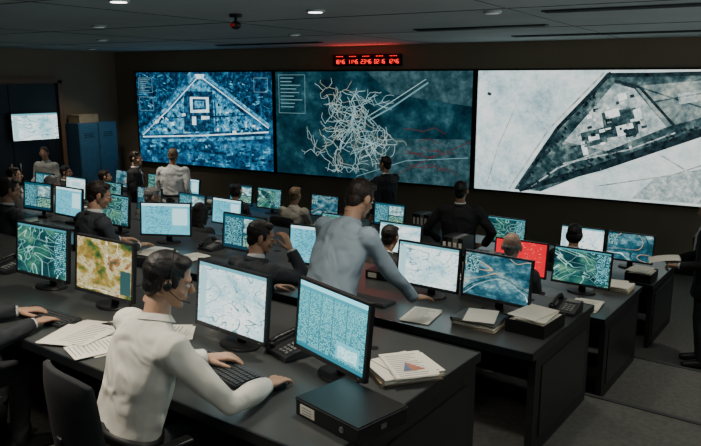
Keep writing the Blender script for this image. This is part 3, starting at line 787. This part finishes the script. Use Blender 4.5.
# LED clock
SEG = {'0': 'abcdef', '1': 'bc', '2': 'abged', '3': 'abgcd', '4': 'fgbc', '5': 'afgcd', '6': 'afgedc', '7': 'abc', '8': 'abcdefg', '9': 'abcdfg'}
q = M(); q.box((0, 0, 0), (1.42, .06, .21), MB)
def digit(ch, x, z, w=.034, h=.07):
    t = .009
    P = {'a': (0, h/2, w, t), 'd': (0, -h/2, w, t), 'g': (0, 0, w, t), 'b': (w/2, h/4, t, h/2), 'c': (w/2, -h/4, t, h/2), 'f': (-w/2, h/4, t, h/2), 'e': (-w/2, -h/4, t, h/2)}
    for c in SEG[ch]:
        a, b, ww, hh = P[c]; q.box((x+a, -.032, z+b), (ww, .006, hh), S['led'])
for i, tx in enumerate(('1846', '1146', '2346', '0216', '1246')):
    x0 = -.56+.28*i
    for j, c in enumerate(tx): digit(c, x0-.09+.052*j+(.02 if j > 1 else 0), -.025)
    for z in (-.045, -.005): q.box((x0, -.032, z), (.008, .006, .008), S['led'])
    for j in range(5): q.box((x0-.07+.032*j, -.032, .07), (.016, .006, .014), S['led'])
q.obj('led_world_clock', (-6.42, YF-.03, 3.27))

# left side: brown frame, double door, tv, lockers
q = M()
for y in (7.55, 9.88): q.box((XL+.065, y, 1.45), (.12, .1, 2.9), MT)
q.box((XL+.065, 8.715, 2.9), (.12, 2.43, .1), MT); q.obj('trim_2')
q = M(); q.box((0, 0, 1.425), (.04, 2.2, 2.8), MDP); q.box((.025, 0, 1.42), (.012, .02, 2.78), MB)
for s in (-.1, .1): q.tube([(.05, s, .95), (.05, s, 1.25)], [.014, .014], MM, n=10)
q.obj('door_1', (XL+.05, 8.715, 0))
q = M(); q.box((0, 0, 0), (.96, .05, .57), MB); q.quad([(-.46, -.027, -.265), (.46, -.027, -.265), (.46, -.027, .265), (-.46, -.027, .265)], S['light'])
q.box((0, .06, 0), (.2, .08, .2), MB); q.obj('wall_tv', (XL+.24, 9.12, 1.98), rad(78))
def locker(y):
    q = M(); q.box((0, 0, 1.0), (.45, .5, 2.0), MLK)
    q.box((.228, 0, 1.0), (.012, .47, 1.94), MLK)
    for z in (1.7, 1.74, 1.78, .3, .34, .38): q.box((.236, 0, z), (.006, .25, .012), MB)
    q.box((.24, .17, 1.05), (.02, .02, .1), MM); q.obj('metal_locker', (XL+.26, y, 0), 0, .006)
locker(10.23); locker(10.75)
q = M(); q.box((0, 0, .08), (.36, .5, .16), MFO); q.box((0, 0, .165), (.37, .51, .02), MFO); q.obj('cardboard_box', (XL+.26, 10.3, 2.0), 0, .004)

# desks
def desk(r, xl, xr):
    o = M(); xc = (xl+xr)/2; L = (xr-xl)/math.cos(TH)
    n0, n1 = -.6, FAR[r]
    o.box((0, (n0+n1)/2, .728), (L, n1-n0, .04), MD); o.box((0, (n0+n1)/2, .7), (L-.02, n1-n0-.02, .02), ME)
    o.box((0, n0-.006, .725), (L, .014, .05), ME); o.box((0, n1+.006, .725), (L, .014, .05), ME)
    for s in (-1, 1):
        o.box((s*(L/2-.03), (n0+n1)/2+.03, .345), (.05, n1-n0-.1, .69), MDP)
        o.box((s*(L/2+.004), (n0+n1)/2, .725), (.012, n1-n0+.02, .052), ME)
        o.box((s*(L/2-.002), (n0+n1)/2+.03, .36), (.008, n1-n0-.3, .5), ME)
    o.box((0, n1-.05, .37), (L-.1, .025, .62), MDP)
    k = max(2, int(L/1.5))
    for i in range(1, k):
        x = -L/2+L*i/k
        o.box((x, .16, .345), (.04, .7, .69), MDP)
        o.box((x, n1-.035, .37), (.03, .01, .6), ME)
    for i in range(k*2):
        x = -L/2+L*(i+.5)/(k*2); o.tube([(x, .42, .747), (x, .42, .752)], [.035, .035], MB, n=16)
    o.obj('control_desk', rp(r, xc, 0), TH, .004)
desk(1, -7.0, -1.24); desk(2, -9.6, -1.03); desk(3, -11.8, -.93); desk(4, -12.3, -.83)

# monitors
for X, k, t in ((-1.66, 'table', -16), (-2.32, 'light', -4), (-3.42, 'terrain', 2), (-4.11, 'dark', 4), (-5.2, 'dark', 0)): monitor(1, X, k, t, w=.56, h=.365)
for X, k, t in ((-1.55, 'map2', -3), (-2.11, 'light', 0), (-3.2, 'cyan', 8), (-4.05, 'data', 0), (-5.15, 'cyan', 28), (-6.0, 'dark', 0), (-6.85, 'cyan', 0), (-7.5, 'data', 5)): monitor(2, X, k, t)
for X, k, t in ((-1.33, 'dark', 0), (-1.92, 'red', 0), (-3.29, 'light', 0), (-4.1, 'dark', 0), (-5.93, 'cyan', 0), (-6.6, 'data', 0), (-7.5, 'map2', 0), (-8.4, 'dark', 0), (-9.3, 'light', 0), (-10.2, 'data', 0)): monitor(3, X, k, t)
for X, k, t in ((-1.24, 'map2', 0), (-1.8, 'light', 0), (-2.79, 'dark', 0), (-4.6, 'data', 0), (-5.79, 'map2', 0), (-6.95, 'dark', 0), (-7.6, 'data', 0), (-8.9, 'cyan', 0), (-9.8, 'dark', 0), (-10.8, 'map2', 0)): monitor(4, X, k, t)

# desk items
D = .75
keyboard(rp(1, -2.14, -.25, D), TH-.2); keyboard(rp(1, -3.55, -.33, D), TH+.05); mouse(rp(1, -1.80, -.25, D), TH-.4)
phone(rp(1, -2.02, .12, D), TH-.3)
boxfile(rp(1, -1.35, -.28, D), TH-.18, .38, .28); folders(rp(1, -1.42, .24, D), TH+1.0, 2); papers(rp(1, -1.40, .24, D+.047), TH+.9, 2, .01, True)
papers(rp(1, -3.12, -.38, D), TH+.3, 6, .06); papers(rp(1, -3.02, -.14, D), TH-.2, 4, .06); papers(rp(1, -2.78, -.12, D), TH-.9, 4, .04); papers(rp(1, -2.86, -.40, D), TH-.3, 4, .05)
mug(rp(1, -2.75, .25, D)); phone(rp(1, -4.75, .1, D), TH)
folders(rp(2, -1.52, -.32, D), TH+.1, 3); tray(rp(2, -1.19, -.16, D), TH-.05); papers(rp(2, -1.95, -.38, D), TH+.2, 3, .04); phone(rp(2, -1.15, .30, D), TH)
keyboard(rp(2, -2.45, -.35, D), TH); keyboard(rp(2, -3.2, -.3, D), TH); papers(rp(2, -4.5, -.3, D), TH, 5, .06); papers(rp(2, -4.95, -.35, D), TH, 4, .06); keyboard(rp(2, -5.45, -.3, D), TH)
keyboard(rp(2, -6.65, -.3, D), TH); phone(rp(2, -4.6, .1, D), TH); binder(rp(2, -7.4, -.3, D), TH)
binder(rp(2, -2.65, .3, D), TH+.1)
papers(rp(3, -1.16, -.3, D), TH, 4, .05); keyboard(rp(3, -1.8, -.3, D), TH); papers(rp(3, -2.4, -.2, D), TH+.4, 4, .05); folders(rp(3, -1.12, .36, D), TH, 2); phone(rp(3, -2.4, .2, D), TH)
papers(rp(3, -3.5, -.3, D), TH, 4, .05); papers(rp(3, -6.9, -.3, D), TH, 5, .07); keyboard(rp(3, -5.5, -.3, D), TH); papers(rp(3, -9.0, -.3, D), TH, 5, .08)
tray(rp(4, -1.0, -.38, D), TH); papers(rp(4, -2.3, -.2, D), TH, 4, .05); binder(rp(4, -3.5, 0, D), TH); papers(rp(4, -5.2, -.3, D), TH, 4, .07)
phone(rp(4, -3.7, .35, D), TH); keyboard(rp(4, -5.85, -.3, D), TH); folders(rp(4, -8.3, -.1, D), TH, 4); papers(rp(4, -9.3, -.2, D), TH, 5, .09)
def binder_row(loc, rz, n):
    q = M()
    for i in range(n):
        x = (i-(n-1)/2)*.062
        q.box((x, 0, .15), (.056, .26, .3), (MB, MB2, MG)[i % 3]); q.box((x, -.1315, .2), (.036, .003, .1), MP)
        q.tube([(x, -.13, .07), (x, -.134, .07)], [.012, .012], MM, n=12)
    q.obj('ring_binder_row', loc, rz, .002)
binder_row(rp(2, -1.85, .40, D), TH, 4); binder_row(rp(3, -2.75, .3, D), TH, 4); binder_row(rp(4, -4.1, .2, D), TH, 5)

# ------------------------------------------------------------------ people
WS = (.72, .70, .62)
# seated analyst in white shirt with headset
person('seated_man', (-2.28, 1.92, .8), -14, lean=17, tw=-4, hy=-28, hp=18, rh={'w': (-1.81, 2.33, 1.60), 'h': 'flat', 'm': 'desk', 'pole': (.8, -.35, -.6)},
       lh={'w': (-2.24, 2.42, 1.61), 'm': 'desk'}, top='shirt', tc=WS, lc=(.02, .022, .028), hc=BKH, sk=SK1, vox=.010, headset=True, s=1.04, bw=1.18, fold=.035, roll=5)
person('seated_man', (-3.70, 1.86, .8), -5, lean=14, rh={'w': (-3.44, 2.33, 1.60), 'm': 'desk'}, lh={'w': (-3.70, 2.41, 1.60), 'm': 'desk'}, hc=BR, vox=.014)
# man standing and leaning on second-row desk
person('standing_man', (-2.31, 3.61, .55), -10, 'stand', lean=27, tw=-6, hy=-8, hp=26, rh={'w': (-1.84, 4.18, 1.335), 'm': 'desk'}, lh={'t': (-.33, .40, .88), 'm': 'free', 'd': (0, .5, -.6), 'n': (-1, .2, .2)},
       top='shirt', tc=(.34, .44, .52), lc=(.03, .033, .04), hc=BR, sk=SK1, vox=.013, s=1.03, bw=1.2, fold=.034)
# suited man, hand to temple
person('seated_man', (-3.16, 3.84, .55), -14, lean=12, hy=-35, hp=14, rh={'t': (.16, .30, 1.17), 'm': 'free', 'd': (-.35, -.15, .9), 'n': (.9, .3, .3), 'pole': (.5, .3, -1), 'h': 'relax'}, tc=(.035, .042, .052), hc=BKH, vox=.014, bw=1.14)
person('seated_man', (-5.34, 4.20, .55), -15, lean=12, hy=-25, hp=16, tc=(.035, .042, .05), hc=BR, vox=.015, s=1.06, bw=1.12)
person('seated_man', (-6.60, 4.18, .55), -10, lean=10, hy=-20, hp=8, tc=(.03, .034, .04), hc=BR, s=1.02)
person('seated_man', (-6.55, 5.98, .25), -20, lean=14, hy=-15, hp=14, tc=(.09, .1, .105), hc=GRY)
person('seated_woman', (-5.5, 5.75, .25), 5, lean=16, hy=10, hp=14, tc=(.025, .028, .03), hc=BKH, hs='long', s=.95)
person('seated_man', (-8.5, 6.05, .25), -10, lean=12, hy=10, top='shirt', tc=WS, hc=GRY)
person('seated_man', (-9.75, 6.35, .25), -10, lean=10, hy=-30, top='shirt', tc=WS, hc=BR)
person('seated_man', (-10.7, 6.5, .25), 0, lean=10, hy=-60, tc=(.02, .02, .024), hc=BKH)
person('seated_woman', (-6.9, 8.1, 0), 0, lean=12, hp=10, tc=(.03, .03, .035), hc=BKH, hs='bob', vox=.02)
person('seated_man', (-5.87, 8.22, 0), 0, lean=10, hp=5, top='shirt', tc=(.36, .35, .3), hc=BLD, vox=.02)
person('seated_man', (-1.77, 5.58, .25), 5, lean=14, hp=10, tc=(.04, .045, .05), hc=GRY, hs='bald', sk=SK3, vox=.015, s=1.02)
person('seated_woman', (-1.70, 7.62, 0), 0, lean=10, hp=6, tc=(.015, .016, .018), hc=BKH, hs='bob', vox=.02)
person('seated_man', (-2.98, 5.5, .25), 0, lean=24, hp=15, tc=(.05, .05, .045), hc=BR)
person('seated_man', (-9.9, 8.15, 0), -20, lean=10, hy=-20, tc=(.03, .03, .035), hc=BR, vox=.02)
person('seated_man', (-11.0, 8.2, 0), -30, lean=10, hy=-30, tc=(.04, .04, .05), hc=BKH, vox=.02)
# standing people at the back
person('standing_man', (-8.40, 8.42, 0), 25, 'stand', lean=5, hy=15, hp=8, top='shirt', tc=(.85, .88, .86), lc=(.03, .03, .035), hc=BLD, s=1.02, lh={'t': (-.2, .3, 1.05), 'm': 'free', 'd': (.3, .8, 0), 'n': (0, 0, 1)}, bw=1.2)
person('standing_man', (-8.95, 8.1, 0), -60, 'stand', lean=3, hy=-10, hp=5, tc=(.012, .013, .016), hc=BR, sk=SK3, rh={'t': (.15, .3, 1.1), 'm': 'free', 'd': (-.3, .8, .1), 'n': (0, 0, 1)}, bw=1.15)
person('standing_man', (-4.95, 9.5, 0), 75, 'stand', lean=3, hy=5, tc=(.010, .012, .015), hc=BKH, sk=SK2, rh={'t': (.08, .48, 1.33), 'm': 'free', 'd': (0, 1, 0), 'n': (.3, 0, 1), 'h': 'point'}, bw=1.18)
person('standing_man', (-3.0, 7.6, 0), 8, 'stand', lean=2, tc=(.012, .014, .017), hc=BKH, sk=SK2, s=1.0, vox=.016, bw=1.22,
       lh={'t': (-.27, .16, 1.0), 'm': 'free', 'd': (.8, .5, 0), 'n': (0, .3, 1), 'pole': (-1, -.5, 0)}, rh={'t': (.27, .16, 1.0), 'm': 'free', 'd': (-.8, .5, 0), 'n': (0, .3, 1), 'pole': (1, -.5, 0)})
person('standing_woman', (-11.5, 8.35, 0), 200, 'stand', lean=5, hy=20, hp=15, top='shirt', tc=(.42, .44, .42), lc=(.1, .1, .1), hc=BR, hs='bun', s=.96, lh={'t': (-.16, .3, 1.1), 'm': 'free', 'd': (.3, .8, 0), 'n': (0, 0, 1)}, rh={'t': (.16, .3, 1.1), 'm': 'free', 'd': (-.3, .8, 0), 'n': (0, 0, 1)})
# visitor at right edge with papers
q = M(); nx, nz = 6, 6
for i in range(nx+1):
    for j in range(nz+1): q.v.append((.21*(i/nx-.5), .02*math.sin(i/nx*2.5)-.05*(j/nz)**2, .29*(j/nz-.5)))
for i in range(nx):
    for j in range(nz): a = i*(nz+1)+j; q.f.append([a, a+nz+1, a+nz+2, a+1]); q.m.append(0); q.sm.append(True)
q.mats = [MP]; SHEET = q.mesh('paper_sheet')
person('standing_man', (-.36, 7.80, 0), 100, 'stand', lean=2, hy=10, hp=10, tc=(.010, .010, .012), hc=BKH, sk=SK2, vox=.015, bw=1.15,
       lh={'t': (-.14, .30, 1.08), 'm': 'free', 'd': (.3, .9, 0), 'n': (0, -.3, 1)}, rh={'t': (.18, .28, 1.08), 'm': 'free', 'd': (-.3, .9, 0), 'n': (0, -.3, 1)})
inst(SHEET, 'paper_sheet', (-.78, 7.71, 1.13), 0, 0, (rad(70), 0, rad(100)))
# empty chairs
for r, X, a in ((2, -4.3, 30), (3, -4.6, -20), (3, -7.5, 10), (4, -4.0, 15), (4, -8.0, 10)):
    p = rp(r, X, -.98); office_chair(p, a)

# ------------------------------------------------------------------ world + camera
w = bpy.data.worlds.new('World'); sc_.world = w; w.use_nodes = True
w.node_tree.nodes['Background'].inputs[0].default_value = (.05, .12, .15, 1); w.node_tree.nodes['Background'].inputs[1].default_value = .2
cam = bpy.data.cameras.new('camera'); co = bpy.data.objects.new('camera', cam); sc_.collection.objects.link(co)
co.location = (0, 0, 2.95); co.rotation_euler = (rad(90-11.7), 0, rad(30.55)); cam.sensor_width = 36; cam.lens = 35.95; cam.clip_end = 100
sc_.camera = co
